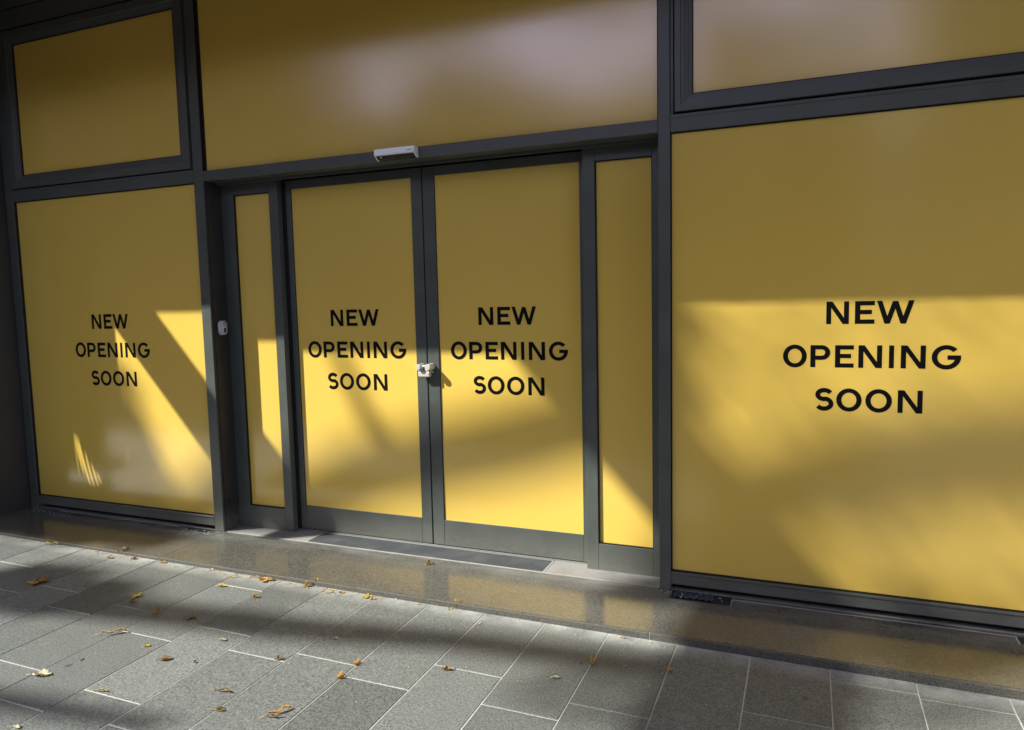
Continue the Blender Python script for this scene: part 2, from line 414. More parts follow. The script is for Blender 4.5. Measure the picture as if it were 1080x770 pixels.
# upper window in the middle (fixed)
m = MB(); m.ring(-2.088, .927, 2.486, 3.671, [(.0003, .004), (.0006, .0235), (.004, .0225), (.0045, .0245)]); f = prt(m, 'window', GASK_SHADE); f['label'] = 'wide upper window over the doors'  # reveal faces blackened too, in place of their shade
glass(-2.07, .92, 2.47, 3.68, YG+.006, f)
# opening sashes above the side bays
def sash(x0, x1, z0, z1, prof, lab, gi):
    m = MB(); m.ring(x0, x1, z0, z1, [(0, .10)]+[(0, prof[0][1])]+prof)
    f = prt(m, 'window', FRAME); f['label'] = lab
    m = MB(); m.ring(x0, x1, z0, z1, [(gi-.0105, prof[-1][1]+.001), (gi-.001, prof[-1][1]-.001), (gi, prof[-1][1]+.02), (gi+.02, prof[-1][1]+.02)]); prt(m, 'gasket', GASK_SHADE, f)
    glass(x0+gi-.01, x1-gi+.01, z0+gi-.01, z1-gi+.01, prof[-1][1]+.012, f)
    m = MB(); m.ring(x0-.03, x1+.03, z0-.03, z1+.03, [(0, .06), (.06, .06)]); prt(m, 'rebate', GASK_SHADE, f)
    return f
sash(-3.967, -2.182, 2.510, 3.656, [(.002, -.010), (.050, -.010), (.053, -.002), (.078, .004), (.080, .010), (.096, .012)], 'upper opening window above the left bay', .100)
sash(1.014, 2.812, 2.512, 3.656, [(.002, -.012), (.028, -.012), (.030, -.005), (.047, -.004), (.049, .002), (.062, .003), (.064, .010), (.082, .012)], 'upper opening window above the right bay', .086)
# small frame legs beside the right sash
m = MB(); m.box(.9885, 1.004, .010, .08, 2.502, 3.67, .001); prt(m, 'sash_stop', FRAME)
m = MB(); m.box(2.822, 2.8375, .010, .08, 2.502, 3.67, .001); prt(m, 'sash_stop', FRAME)
# beam over the entrance and its soffit
m = MB(); m.box(-2.0885, .9275, -.006, .155, 2.419, 2.484, .003); prt(m, 'entrance_beam', FRAME)
m = MB(); m.box(-2.088, .927, .110, .118, 2.402, 2.4185, .001); prt(m, 'track_cover', FRAME)
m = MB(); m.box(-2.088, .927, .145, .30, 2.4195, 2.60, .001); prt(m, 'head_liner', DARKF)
# left jamb reveal: dark liner with a slot and screw holes
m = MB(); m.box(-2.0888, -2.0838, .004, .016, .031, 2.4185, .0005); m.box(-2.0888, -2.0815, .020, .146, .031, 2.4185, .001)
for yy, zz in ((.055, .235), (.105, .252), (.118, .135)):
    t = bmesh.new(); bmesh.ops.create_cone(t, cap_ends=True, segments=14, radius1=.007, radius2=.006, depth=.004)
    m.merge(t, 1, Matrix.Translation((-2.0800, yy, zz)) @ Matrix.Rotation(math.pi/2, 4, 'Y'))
prt(m, 'jamb_liner', [DARKF, GASK_SHADE])
# side lights
def sidelight(x0, x1, gx0, gx1, lab):
    m = MB(); y0, y1 = .147, .195
    m.box(x0, gx0-.004, y0, y1, .0305, 2.4185, .0015); m.box(gx1+.002, x1, y0, y1, .0305, 2.4185, .0015)
    m.box(gx0-.0035, gx1+.0015, y0+.0005, y1, .0305, .186, .0012); m.box(gx0-.0035, gx1+.0015, y0+.0005, y1, 2.338, 2.4185, .0012)
    f = prt(m, 'sidelight', FRAME); f['label'] = lab
    m = MB(); m.ring(gx0-.004, gx1+.003, .186, 2.338, [(0, y0+.006), (.005, y0+.004), (.0055, y0+.02), (.02, y0+.02)]); prt(m, 'gasket', GASK_SHADE, f)
    glass(gx0-.01, gx1+.01, .18, 2.345, y0+.018, f)
    return f
sidelight(-2.088, -1.609, -1.976, -1.678, 'narrow fixed pane left of the doors')
sidelight(.482, .9275, .556, .865, 'narrow fixed pane right of the doors')
# sliding doors
def door(x0, x1, gx0, gx1, cx, lab):
    m = MB(); y0, y1 = .207, .245
    m.box(x0, gx0, y0, y1, .045, 2.409, .002); m.box(gx1, x1, y0, y1, .045, 2.409, .002)
    m.box(gx0+.0006, gx1-.0006, y0+.0008, y1, .045, .208, .0015); m.box(gx0+.0006, gx1-.0006, y0+.0008, y1, 2.352, 2.409, .0015)
    f = prt(m, 'sliding_door', FRAME); f['label'] = lab
    glass(gx0-.003, gx1+.003, .2, 2.36, y0+.007, f)
    m = MB(); m.box(gx0, gx0+.004, y0+.002, y0+.008, .208, 2.352, 0); prt(m, 'gasket', GASK_SHADE, f)
    lettering(cx, y0+.0065, f, 'black lettering NEW OPENING SOON')
    return f
door(-1.650, -.5605, -1.547, -.634, -1.088, 'left sliding door leaf')
door(-.5525, .540, -.473, .445, -.014, 'right sliding door leaf')
m = MB(); m.box(-2.08, .92, .21, .29, .029, .039, .001); m.box(-1.41, .26, .197, .208, .029, .034, .001); prt(m, 'door_track', m_simple('dull_track_metal', (.20, .20, .19), .45))
m = MB(); m.box(-1.6085, -1.588, .1955, .2065, .046, 2.40, 0); prt(m, 'seal_gap_shade', GASK_SHADE)  # black strip put in for the shaded gap beside the sidelight post
m = MB(); m.box(-.5600, -.5530, .235, .243, .05, 2.40, 0); prt(m, 'seal_gap_shade', GASK_SHADE)
# dark interior backing, so nothing shows through the gaps
m = MB(); m.box(-4.3, 3.2, .62, .70, .0, 4.3, 0); prt(m, 'dark_backing', GASK_SHADE)
# threshold: pale sill strips, mat with its pale border
for xa, xb in ((-2.08, -1.404), (.266, .9275)):
    m = MB(); m.box(xa, xb, .012, .30, .020, .0315, .001); prt(m, 'door_sill', SCREED)
m = MB(); m.box(-2.06, .925, .0005, .0115, .0205, .0335, .001); m.box(-1.404, -1.392, .012, .20, .0205, .0330, .001); m.box(.254, .266, .012, .20, .0205, .0330, .001)
m.box(-3.72, -2.50, -.012, -.004, .024, .0318, .001); m.box(1.308, 2.53, -.030, -.024, .024, .0318, .001); m.box(1.303, 1.308, -.115, -.024, .024, .0318, .001)
m.box(2.53, 2.536, -.10, -.024, .024, .0318, .001)
prt(m, 'cement_line', CEMENT)
m = MB(); m.box(-1.391, .253, .012, .196, .020, .0305, .001); prt(m, 'entrance_mat', MATM)
HOLE_SHADE = m_simple('hole_shade', (.022, .026, .034), .40, var=.5, sc=60)
for q in ((1.0, 1.302, -.112, -.002), (2.537, 2.80, -.10, -.024), (-2.40, -2.19, -.065, -.004)):  # flat dark sheets painted in for the shade of open floor holes
    m = MB(); m.box(*q, .024, .0309, .0005); prt(m, 'floor_hole_shade', HOLE_SHADE)
# cement crumbs in the recesses
def blob(m, x, y, z, r, flat=.4, mi=0):
    t = bmesh.new(); bmesh.ops.create_icosphere(t, subdivisions=2, radius=r)
    for v in t.verts: v.co = Vector((v.co.x*random.uniform(.8, 1.3), v.co.y*random.uniform(.8, 1.2), v.co.z*flat))*random.uniform(.8, 1.15)
    m.merge(t, mi, Matrix.Translation((x, y, z)))
m = MB()
for i in range(7): blob(m, random.uniform(1.0, 1.29), random.uniform(-.108, -.012), .032, random.uniform(.003, .007))
for i in range(10): blob(m, random.gauss(.955, .025), random.gauss(-.035, .02), .031, random.uniform(.003, .008))
for i in range(26): blob(m, random.uniform(-2.40, -2.10), random.gauss(-.055, .02), .0315, random.uniform(.003, .007), .2)
for i in range(46): blob(m, random.uniform(-4.0, -3.55), random.gauss(-.06, .03), .0315, random.uniform(.003, .006), .15)
for i in range(16): blob(m, random.gauss(-.62, .05), random.gauss(-.36, .035), .0303, random.uniform(.001, .003), .15)
o = m.build('cement_crumbs', CEMENT); tag(o, 'pale crumbs and smears of cement on the granite step', 'rubble', kind='stuff')
# crumpled bluish plastic sheet lying in the recess at the foot of the right mullion
t = bmesh.new(); bmesh.ops.create_grid(t, x_segments=26, y_segments=9, size=.5)
for v in t.verts: v.co = Vector((1.115+v.co.x*.20, -.058+v.co.y*.085, .0335+.010*abs(math.sin(v.co.x*19+v.co.y*7))*random.random()+.004*random.random()))
bmesh.ops.solidify(t, geom=t.faces[:], thickness=.0006)
m = MB(); m.merge(t); o = m.build('plastic_sheet', m_simple('dark_blue_plastic', (.035, .05, .075), .2, var=.6, sc=90)); tag(o, 'crumpled dark blue plastic scrap in the recess below the right window', 'plastic scrap')
# masonry: projecting side wall at left, wall at right, wall above, canopy
sw = MB(); sw.box(-9.5, -4.085, -.30, .7, -.05, 3.97, .004)
for zz in (.9, 1.8, 2.7): sw.box(-6.3, -4.0842, -.2985, .6, zz-.002, zz+.002, 0)
tag(sw.build('stone_pier', STONE), 'dark stone pier at the left edge of the shopfront', 'pier')
m = MB(); m.box(2.93, 8.5, -.03, .7, -.05, 4.10, .004); prt(m, 'stone_wall', LIME)
m = MB(); m.box(-9.5, 8.5, .0, .8, 4.23, 12, .01); prt(m, 'upper_wall', LIME)
m = MB(); m.box(-9.5, 8.5, -1.38, -.002, 3.98, 4.22, .004); m.box(-9.5, 8.5, -1.382, -1.30, 3.629, 4.24, .003)
prt(m, 'canopy', m_wall('tan_timber_soffit', (.34, .15, .035), 5, .6))
bx_ = MB()   # unseen outrigger beam, placed and cut to length for its diagonal shade band
def beamq(x0, wdt, z0, z1, ya, yb, a):
    vs = []
    for y in (ya, yb):
        for x, z in ((x0, z0), (x0+wdt, z0), (x0+wdt, z1), (x0, z1)): vs.append(bx_.b.verts.new((x+a*y, y, z)))
    for q in ((0, 1, 2, 3), (7, 6, 5, 4), (0, 4, 5, 1), (1, 5, 6, 2), (2, 6, 7, 3), (3, 7, 4, 0)): bx_.b.faces.new([vs[i] for i in q])
beamq(-4.907, .150, 3.55, 3.95, -.3, -2.40, .149)
prt(bx_, 'shade_outrigger', DARKF)

# ------------------------------------------------------------------ fittings
sn = empty('motion_sensor', label='white door sensor fixed on the beam above the doors', cat='sensor')
m = MB()
t = bmesh.new()
prof = [(-.006, 2.4830), (-.058, 2.4830), (-.0605, 2.4490), (-.062, 2.4460), (-.056, 2.4445), (-.006, 2.4445)]
x0, x1 = -.720, -.452
a = [t.verts.new((x0, p[0], p[1])) for p in prof]; c = [t.verts.new((x1, p[0], p[1])) for p in prof]
t.faces.new(a); t.faces.new(c[::-1])
for i in range(6): t.faces.new((a[i], c[i], c[(i+1) % 6], a[(i+1) % 6]))
bmesh.ops.recalc_face_normals(t, faces=t.faces[:]); bmesh.ops.bevel(t, geom=t.edges[:], offset=.0025, segments=2, affect='EDGES')
m.merge(t)
for xa, s in ((-.7195, 1), (-.4525, -1)):   # cheeks reaching down at both ends
    t = bmesh.new()
    pr = [(-.006, 2.446), (-.055, 2.446), (-.020, 2.4225), (-.006, 2.4225)]
    a = [t.verts.new((xa, p[0], p[1])) for p in pr]; c = [t.verts.new((xa+s*.007, p[0], p[1])) for p in pr]
    t.faces.new(a); t.faces.new(c[::-1])
    for i in range(4): t.faces.new((a[i], c[i], c[(i+1) % 4], a[(i+1) % 4]))
    bmesh.ops.recalc_face_normals(t, faces=t.faces[:]); m.merge(t)
m.build('housing', WHITEP, sn)
m = MB(); t = bmesh.new()
pr = [(-.006, 2.4455), (-.051, 2.4455), (-.030, 2.4260), (-.006, 2.4240)]
a = [t.verts.new((-.711, p[0], p[1])) for p in pr]; c = [t.verts.new((-.461, p[0], p[1])) for p in pr]
t.faces.new(a); t.faces.new(c[::-1])
for i in range(4): t.faces.new((a[i], c[i], c[(i+1) % 4], a[(i+1) % 4]))
bmesh.ops.recalc_face_normals(t, faces=t.faces[:]); m.merge(t)
t = bmesh.new(); bmesh.ops.create_uvsphere(t, u_segments=12, v_segments=8, radius=.006)
m.merge(t, 1, Matrix.Translation((-.680, -.046, 2.437)))
m.build('lens', [DARKP, GREYP], sn)
m = MB()
for i, (q, wd) in enumerate(((0, .006), (.008, .004), (.014, .005), (.021, .003), (.026, .006))): m.box(-.498+q, -.498+q+wd, -.0612, -.0570, 2.4600, 2.4640, 0)
m.build('maker_mark', m_simple('grey_ink', (.10, .12, .16), .5), sn)

al = empty('alarm_switch', label='small off-white switch box on the dark left door jamb', cat='switch box')
m = MB(); t = bmesh.new(); bmesh.ops.create_cube(t, size=1)
for v in t.verts: v.co = Vector((v.co.x*.040, v.co.y*.072, v.co.z*.096))
bmesh.ops.bevel(t, geom=t.edges[:], offset=.012, segments=4, affect='EDGES')
for f in t.faces: f.smooth = True
m.merge(t, 0, Matrix.Translation((-2.0605, .068, 1.443))); m.build('housing', GREYP, al)
m = MB(); m.box(-2.043, -2.0385, .060, .078, 1.412, 1.442, .002); m.box(-2.046, -2.0375, .064, .074, 1.420, 1.434, .001); m.build('key_slot', DARKP, al)
m = MB()
pts = [(-2.0405, .068+.012*math.cos(R_(a)), 1.462+.012*math.sin(R_(a))) for a in range(-30, 211, 20)]
m.tube(pts, .0014, 6); m.build('seam', m_simple('grey_seam', (.2, .2, .21), .5), al)

lk = empty('door_lock', label='pale metal hasp lock joining the two door leaves', cat='lock')
m = MB()
def cyl(m, c, r, d, axis='Y', seg=28, mi=0, bev=.002):
    t = bmesh.new(); bmesh.ops.create_cone(t, cap_ends=True, segments=seg, radius1=r, radius2=r, depth=d)
    if bev: bmesh.ops.bevel(t, geom=[e for e in t.edges if len(e.link_faces) == 2 and e.calc_face_angle(0) > 1], offset=bev, segments=2, affect='EDGES')
    rot = Matrix.Rotation(math.pi/2, 4, 'X') if axis == 'Y' else Matrix.Identity(4)
    m.merge(t, mi, Matrix.Translation(c) @ rot)
m.box(-.600, -.520, .160, .190, 1.124, 1.157, .005); m.box(-.600, -.588, .160, .190, 1.157, 1.172, .003); m.box(-.556, -.520, .160, .190, 1.157, 1.176, .004)
m.build('body', STEEL, lk)
m = MB(); cyl(m, (-.588, .172, 1.187), .0185, .066, bev=.004); m.build('knob', STEEL, lk)
m = MB(); cyl(m, (-.521, .172, 1.187), .0205, .066, bev=.004); m.build('knob', STEEL, lk)
m = MB(); m.tube([(-.585, .172, 1.180), (-.578, .168, 1.190), (-.555, .166, 1.193), (-.532, .168, 1.190), (-.524, .172, 1.180)], .0055, 10); m.build('shackle', STEEL, lk)

# ------------------------------------------------------------------ fallen leaves
def leaf_mesh(kind, seed):
    rnd = random.Random(seed); b = bmesh.new()
    if kind == 'oval':          # simple pointed leaf, curled along its midrib
        n = 12; curl = rnd.uniform(.25, .55); roll = rnd.uniform(.4, 1.1)
        rows = []
        for i in range(n+1):
            u = i/n; hw = .24*math.sin(math.pi*u)**.8*(1+.12*math.sin(u*23+seed))+.004
            row = []
            for j in range(-3, 4):
                s = j/3
                row.append(b.verts.new((u-.5, s*hw, .02+curl*.35*(u-.5)**2*2+abs(s)**1.5*hw*roll+.02*rnd.random()+.04*math.sin(u*9+s*3))))
            rows.append(row)
        for a, c in zip(rows, rows[1:]):
            for j in range(6): b.faces.new((a[j], a[j+1], c[j+1], c[j]))
        stem0 = Vector((-.5, 0, .06))
    elif kind in ('lobed', 'crumpled'):    # five-lobed leaf, edges lifted
        k = 60; lift = rnd.uniform(.1, .3) if kind == 'lobed' else rnd.uniform(.45, .8); ph = rnd.uniform(0, 6)
        cen = b.verts.new((0, 0, .01)); prev = None; rings = []
        for r in (.33, .66, 1.0):
            ring = []
            for i in range(k):
                a = 2*math.pi*i/k; lob = .28+.24*abs(math.cos(2.5*(a)))**1.6+.02*math.sin(11*a); lob *= (1.12-.35*math.cos(a-math.pi)*.6)
                rad = lob*r**(.9 if r < 1 else 1)
                z = .02+lift*rad*rad*1.6+(.05 if kind == 'lobed' else .16)*math.sin(3*a+ph)*r*r+.015*rnd.random()
                x, y = rad*math.cos(a), rad*math.sin(a)
                if kind == 'crumpled': y *= .55; z += .25*abs(y)
                ring.append(b.verts.new((x, y, max(.004, z))))
            rings.append(ring)
        for i in range(k): b.faces.new((cen, rings[0][i], rings[0][(i+1) % k]))
        for a, c in zip(rings, rings[1:]):
            for i in range(k): b.faces.new((a[i], c[i], c[(i+1) % k], a[(i+1) % k]))
        stem0 = Vector((-.1, 0, .03))
    else:                        # 'strip': narrow rolled scrap
        n = 10; rows = []
        for i in range(n+1):
            u = i/n; hw = .085*(math.sin(math.pi*(.08+.84*u)))
            rows.append([b.verts.new((u-.5, s*hw+.08*math.sin(u*4+seed), .03+.10*abs(s)+.10*math.sin(u*5+seed)**2)) for s in (-1, -.4, .4, 1)])
        for a, c in zip(rows, rows[1:]):
            for j in range(3): b.faces.new((a[j], a[j+1], c[j+1], c[j]))
        stem0 = Vector((-.5, .08*math.sin(seed), .05))
    r = b.verts[:]
    for f in b.faces: f.smooth = True
    # give the blade a thickness
    mb = MB(); mb.b.free(); mb.b = b
    bmesh.ops.solidify(b, geom=b.faces[:], thickness=.012)
    d = Vector((-1, rnd.uniform(-.6, .6), 0)).normalized()
    mb.tube([stem0, stem0+d*.16+Vector((0, 0, .05)), stem0+d*.34+Vector((0, .05, .0))], [.016, .012, .010], 6)
    return b
cache = {}
def fallen_leaf(u, v, kind, colr, px, label, rot=None, z=None, tilt=0, group='fallen leaves on the paving'):
    k = Fv+Rv*((u-540)/FPX)-Uv*((v-385)/FPX)
    zz = .03 if z == 'step' else 0.0
    for _ in range(3):
        p = CAM+k*((zz-CAM.z)/k.z)
        if z != 'step': zz = g(p.x)
    dist = (p-CAM).length; size = px*dist/FPX*.82
    seed = random.randrange(4); key = (kind, colr, seed)
    if key not in cache:
        b = leaf_mesh(kind, seed*7+3); bmesh.ops.recalc_face_normals(b, faces=b.faces[:])
        me = bpy.data.meshes.new('fallen_leaf'); b.to_mesh(me); b.free(); me.materials.append(LEAF[colr]); cache[key] = me
    o = bpy.data.objects.new('fallen_leaf', cache[key]); COL.objects.link(o)
    o.location = (p.x, p.y, zz+.001); o.scale = (size,)*3
    o.rotation_euler = (R_(tilt), 0, random.uniform(0, 6.28) if rot is None else R_(rot))
    tag(o, label, 'leaf', group)
LV = [
 (55, 575, 'strip', 'yellow', 15, 'long sunlit yellow leaf against the step at the far left', 5),
 (39.5, 614, 'lobed', 'orange', 19, 'large orange leaf alone in the shade at the far left of the paving', 20),
 (50, 596, 'oval', 'tan', 6, 'tiny tan leaf between the step and the large orange leaf at left', None),
 (129, 583.6, 'crumpled', 'brown', 11, 'dark brown curled leaf standing against the step below the left window', 40),
 (115.7, 589, 'oval', 'brown', 9, 'small brown leaf flat by the step, left neighbour of the dark curled one', 10),
 (142, 590, 'oval', 'brown', 7, 'small brown leaf by the step, just right of the dark curled one', 60),
 (172, 594, 'oval', 'orange', 9, 'small orange leaf by the step near the left mullion foot', 10),
 (143, 629, 'lobed', 'yellow', 12, 'pale yellow leaf with a brown scrap below it, left paving', 15),
 (139.6, 635.5, 'oval', 'brown', 9, 'dark brown scrap just below the pale yellow leaf', 15),
 (94.5, 620, 'strip', 'tan', 10, 'faint tan leaf lying on a joint left of the pale yellow leaf', 40),
 (164, 648, 'crumpled', 'orange', 11, 'small orange-brown star-like leaf in the dark band at left', 60),
 (200.5, 651, 'lobed', 'tan', 13, 'tan lobed leaf in the dark band below the left mullion', 0),
 (121.5, 669, 'strip', 'tan', 24, 'long ragged tan leaf left of the bright yellow one', 30),
 (155, 682, 'oval', 'bright', 8, 'small bright yellow leaf, the most vivid on the paving', 30),
 (85, 696, 'oval', 'cream', 6, 'tiny white scrap at left above the large cream leaf', None),
 (174.5, 696, 'oval', 'brown', 15, 'rolled brown leaf right of the bright yellow one', 35),
 (204.6, 699, 'oval', 'cream', 7, 'tiny white scrap right of the rolled brown leaf', 0),
 (44.4, 712.6, 'oval', 'cream', 19, 'large cream leaf curled up at the lower left of the paving', 25),
 (106.5, 730, 'strip', 'tan', 15, 'thin tan leaf at the lower left beside a short joint', 10),
 (17, 768, 'oval', 'cream', 10, 'cream leaf cut by the bottom edge at the lower left corner', 0),
 (223, 601.5, 'oval', 'cream', 7, 'small cream leaf by the step under the left door jamb', 0),
 (246, 609.4, 'strip', 'yellow', 13, 'narrow yellow leaf by the step just right of the left jamb', 25),
 (234.4, 618.8, 'oval', 'yellow', 11, 'yellow leaf beside a joint below the left jamb', 20),
 (281, 611.5, 'lobed', 'orange', 17, 'largest orange leaf in the drift along the step', 0),
 (270, 609.5, 'strip', 'orange', 11, 'thin orange leaf touching the largest one in the drift', 10),
 (268.7, 630.6, 'crumpled', 'orange', 8, 'small orange leaf on a joint below the leaf drift', 0),
 (303.6, 616.5, 'strip', 'yellow', 10, 'pale yellow leaf in the drift right of the largest orange leaf', 20),
 (323, 619, 'crumpled', 'orange', 10, 'orange crumpled leaf, left one of a touching pair by the step', 60),
 (332.7, 616.5, 'crumpled', 'orange', 10, 'orange crumpled leaf, right one of a touching pair by the step', 20),
 (347, 625.4, 'strip', 'yellow', 14, 'long yellow-orange leaf by the step, right of the orange pair', 35),
 (359.7, 625.4, 'oval', 'orange', 9, 'small orange leaf by the step at the right end of the drift', 5),
 (385.6, 629.6, 'lobed', 'yellow', 11, 'yellow leaf where a long joint meets the step', 20),
 (391.5, 632.5, 'crumpled', 'orange', 7, 'small orange leaf touching the yellow one at the joint end', 60),
 (354.5, 673.8, 'oval', 'cream', 7, 'tiny white scrap in the middle of the paving under the doors', 20),
 (293, 696, 'crumpled', 'tan', 9, 'tan curled leaf at the end of a short joint', 60),
 (235, 675.7, 'oval', 'cream', 10, 'small cream leaf between the dark band and a short joint', 10),
 (375, 701, 'crumpled', 'orange', 11, 'orange-yellow leaf at a joint crossing, upper of two', 0),
 (357.6, 715, 'crumpled', 'orange', 12, 'orange leaf at a joint crossing, lower of two', 10),
 (231, 749.6, 'oval', 'cream', 14, 'cream leaf on a long joint near the bottom edge', 15),
 (235.6, 730.7, 'strip', 'tan', 20, 'thin forked tan leaf above the cream leaf near the bottom', 5),
 (296, 752, 'strip', 'orange', 26, 'large dry orange stalk at the bottom, tallest on the paving', 50),
 (289, 757, 'strip', 'brown', 18, 'brown stalk lying under the large dry orange one', 15),
 (482, 640.5, 'crumpled', 'orange', 13, 'orange leaf standing on edge against the step below the right door', 80),
 (474, 642, 'strip', 'yellow', 9, 'thin yellow leaf at the foot of the upright orange one', 5),
 (441.5, 638, 'strip', 'yellow', 9, 'small yellow scrap by the step below the door lock', 10),
 (470, 707, 'crumpled', 'brown', 11, 'reddish brown leaf beside a short joint in mid paving', 10),
 (505.6, 658.7, 'strip', 'cream', 8, 'pale thin scrap just below the step in mid paving', 60),
 (625, 700.5, 'crumpled', 'orange', 13, 'orange leaf with a stalk on a joint below the right sidelight', 70),
 (613, 699.9, 'oval', 'brown', 5, 'tiny brown scrap left of the stalked orange leaf', 0),
 (585.5, 715.7, 'oval', 'cream', 12, 'curved cream leaf on a slab in the right half', 25),
 (661, 703.5, 'oval', 'cream', 6, 'tiny white scrap in the middle of a slab at right', 0),
 (657.8, 673.4, 'strip', 'yellow', 9, 'dull yellow scrap near the step below the right sidelight', 5),
 (704.5, 702, 'strip', 'orange', 12, 'upright orange stalk on a joint at the shade edge', 70),
 (705.6, 709, 'crumpled', 'orange', 8, 'small orange leaf at the foot of the upright stalk', 0),
]
for q in LV: fallen_leaf(*q[:6], rot=q[6])
# leaf crumbs: far too many to count, thickest along the foot of the step
b = MB(); rr = random.Random(5)
for i in range(420):
    if i < 250: x = rr.choice((rr.uniform(-3.6, 1.2), rr.gauss(-1.1, .45), rr.gauss(-2.6, .5))); y = -.545-abs(rr.gauss(0, .022))
    else: x = rr.uniform(-4.5, 2.2); y = rr.uniform(-2.3, -.56)
    z = g(x)+.001; sz = rr.uniform(.002, .0085)*(1 if i < 250 else .7); a = rr.uniform(0, 6.28)
    c, s_ = math.cos(a)*sz, math.sin(a)*sz; h = rr.uniform(.0, .004); k = rr.uniform(.3, .7)
    vs = [b.b.verts.new(p) for p in ((x-c, y-s_, z), (x+s_*k, y-c*k, z+h), (x+c, y+s_, z+h*.5), (x-s_*k, y+c*k, z+h*1.3), (x, y, z+h*1.8+.0008))]
    for q in ((0, 1, 4), (1, 2, 4), (2, 3, 4), (3, 0, 4)): b.b.faces.new([vs[i_] for i_ in q]).material_index = rr.choice((0, 0, 1, 2))
o = b.build('leaf_litter', [LEAF['tan'], LEAF['orange'], LEAF['yellow']]); tag(o, 'crumbs of dry leaf gathered along the foot of the step', 'litter', kind='stuff')
fallen_leaf(451, 595.7, 'crumpled', 'orange', 9, 'lone orange-brown leaf on the granite step below the door lock', rot=30, z='step')

# ------------------------------------------------------------------ things across the street (seen only as reflections) and the trees and added pieces that cast the shade
def foliage(m, pts, size):
    for p in pts:
        n = Vector((random.gauss(0, 1), random.gauss(0, 1), random.gauss(0, 1))).normalized(); u = n.orthogonal().normalized(); v = n.cross(u)
        s = size*random.uniform(.6, 1.3); p = Vector(p)
        b = m.b; q = [b.verts.new(p+u*s*a+v*s*.6*c) for a, c in ((-1, 0), (-.3, -.8), (.5, -.6), (1.1, 0), (.5, .6), (-.3, .8))]
        b.faces.new(q)
def vplane(X, Z, y):           # the point at depth y whose shadow falls on the facade at (X, Z)
    return Vector((X+1.47*y, y, Z-1.48*y))
tr = empty('street_tree', label='tall street tree whose shade dapples the shopfront', cat='tree')
m = MB()
m.tube([(-18.1, -9.2, -.2), (-18.0, -9.1, 4), (-17.95, -9.0, 8), (-17.8, -9.0, 11), (-17.7, -9, 13), (-17.4, -9, 16.5)], [.34, .28, .24, .20, .16, .05], 12)
def limb(P, r, y=-9.0):
    m.tube([vplane(a, c, y+random.uniform(-.15, .15)) for a, c in P], r if isinstance(r, list) else [r]*len(P), 10)
limb([(-4.5, -1.2), (-3.6, -.6), (-2.6, .05), (-1.9, .50), (-1.35, .78), (-.8, .92), (-.3, 1.05), (.2, 1.22), (.9, 1.55)], [.13, .11, .09, .12, .125, .13, .13, .12, .09])
limb([(-1.75, 2.1), (-1.5, 1.5), (-1.33, 1.15), (-1.2, .85)], [.03, .05, .06, .08])
limb([(1.0, .42), (1.5, .64), (2.0, .80), (2.5, .90), (3.2, 1.0)], [.09, .12, .125, .12, .10])
limb([(-.3, -1.75), (.2, -1.62), (.8, -1.50), (1.4, -1.25), (2.2, -1.15), (3.0, -1.2)], [.14, .13, .12, .10, .10, .08])
limb([(.9, -3.05), (1.5, -2.88), (2.1, -2.75)], [.06, .07, .05])
m.build('trunk', BARK, tr)
m = MB(); P = []
def cloud(cx, cz, rx, rz, n, ang=0, y0=-10.5, y1=-8.0):
    ca, sa = math.cos(R_(ang)), math.sin(R_(ang))
    for _ in range(n):
        a = random.uniform(0, 6.28); r = math.sqrt(random.random())
        dx, dz = rx*r*math.cos(a), rz*r*math.sin(a)
        P.append(vplane(cx+dx*ca-dz*sa, cz+dx*sa+dz*ca, random.uniform(y0, y1)))
cloud(-.75, -1.60, .75, .30, 260, -25)      # shade on the paving at left
cloud(.35, 1.62, .60, .38, 150, -45)        # upper right corner of the right door leaf
cloud(.78, 1.25, .30, .60, 200, 5)          # left part of the right window
cloud(1.10, .25, .42, .45, 200, -20)        # foot of the right window
cloud(2.45, -.25, .6, .28, 110, -30)
#thin               # thin leaves in front of the right window
cloud(-2.93, .40, .20, .75, 170, 8)         # left part of the left window
cloud(-2.6, -.45, .75, .30, 230, 0)         # step at the far left
cloud(-3.5, -2.0, .75, .55, 420, 0)
foliage(m, P, .13)
P = []
cloud(1.95, 1.15, 1.2, .62, 2600); cloud(2.2, .45, .9, .42, 2000); cloud(2.7, -1.2, .7, .7, 2200, -40)
foliage(m, P, .0215); m.build('crown', GREEN, tr)
# unseen girder added to cast the soft diagonal band of shade
b = MB()
x0 = -6.35
def girder(x0, wdt, z0, z1, ya, yb, a):
    vs = [b.b.verts.new((x+a*y, y, z)) for y in (ya, yb) for x, z in ((x0, z0), (x0+wdt, z0), (x0+wdt, z1), (x0, z1))]
    for q in ((0, 1, 2, 3), (7, 6, 5, 4), (0, 4, 5, 1), (1, 5, 6, 2), (2, 6, 7, 3), (3, 7, 4, 0)): b.b.faces.new([vs[i] for i in q])
# q = z + 1.08 x0 must run from 1.24 to 2.25
zg = 8.4
girder((1.24-zg)/1.08, .42, zg, zg+.40, -3.6, -9.2, .10)
for yy in (-7.7, -9.0):
    xx = (1.24-zg)/1.08+.27+.10*yy; b.box(xx-.08, xx+.08, yy-.08, yy+.08, -.1, zg, .01)
o = b.build('shade_girder', CONC); tag(o, 'grey steel gantry girder on two posts, added unseen to cast a band of shade', 'blocker')
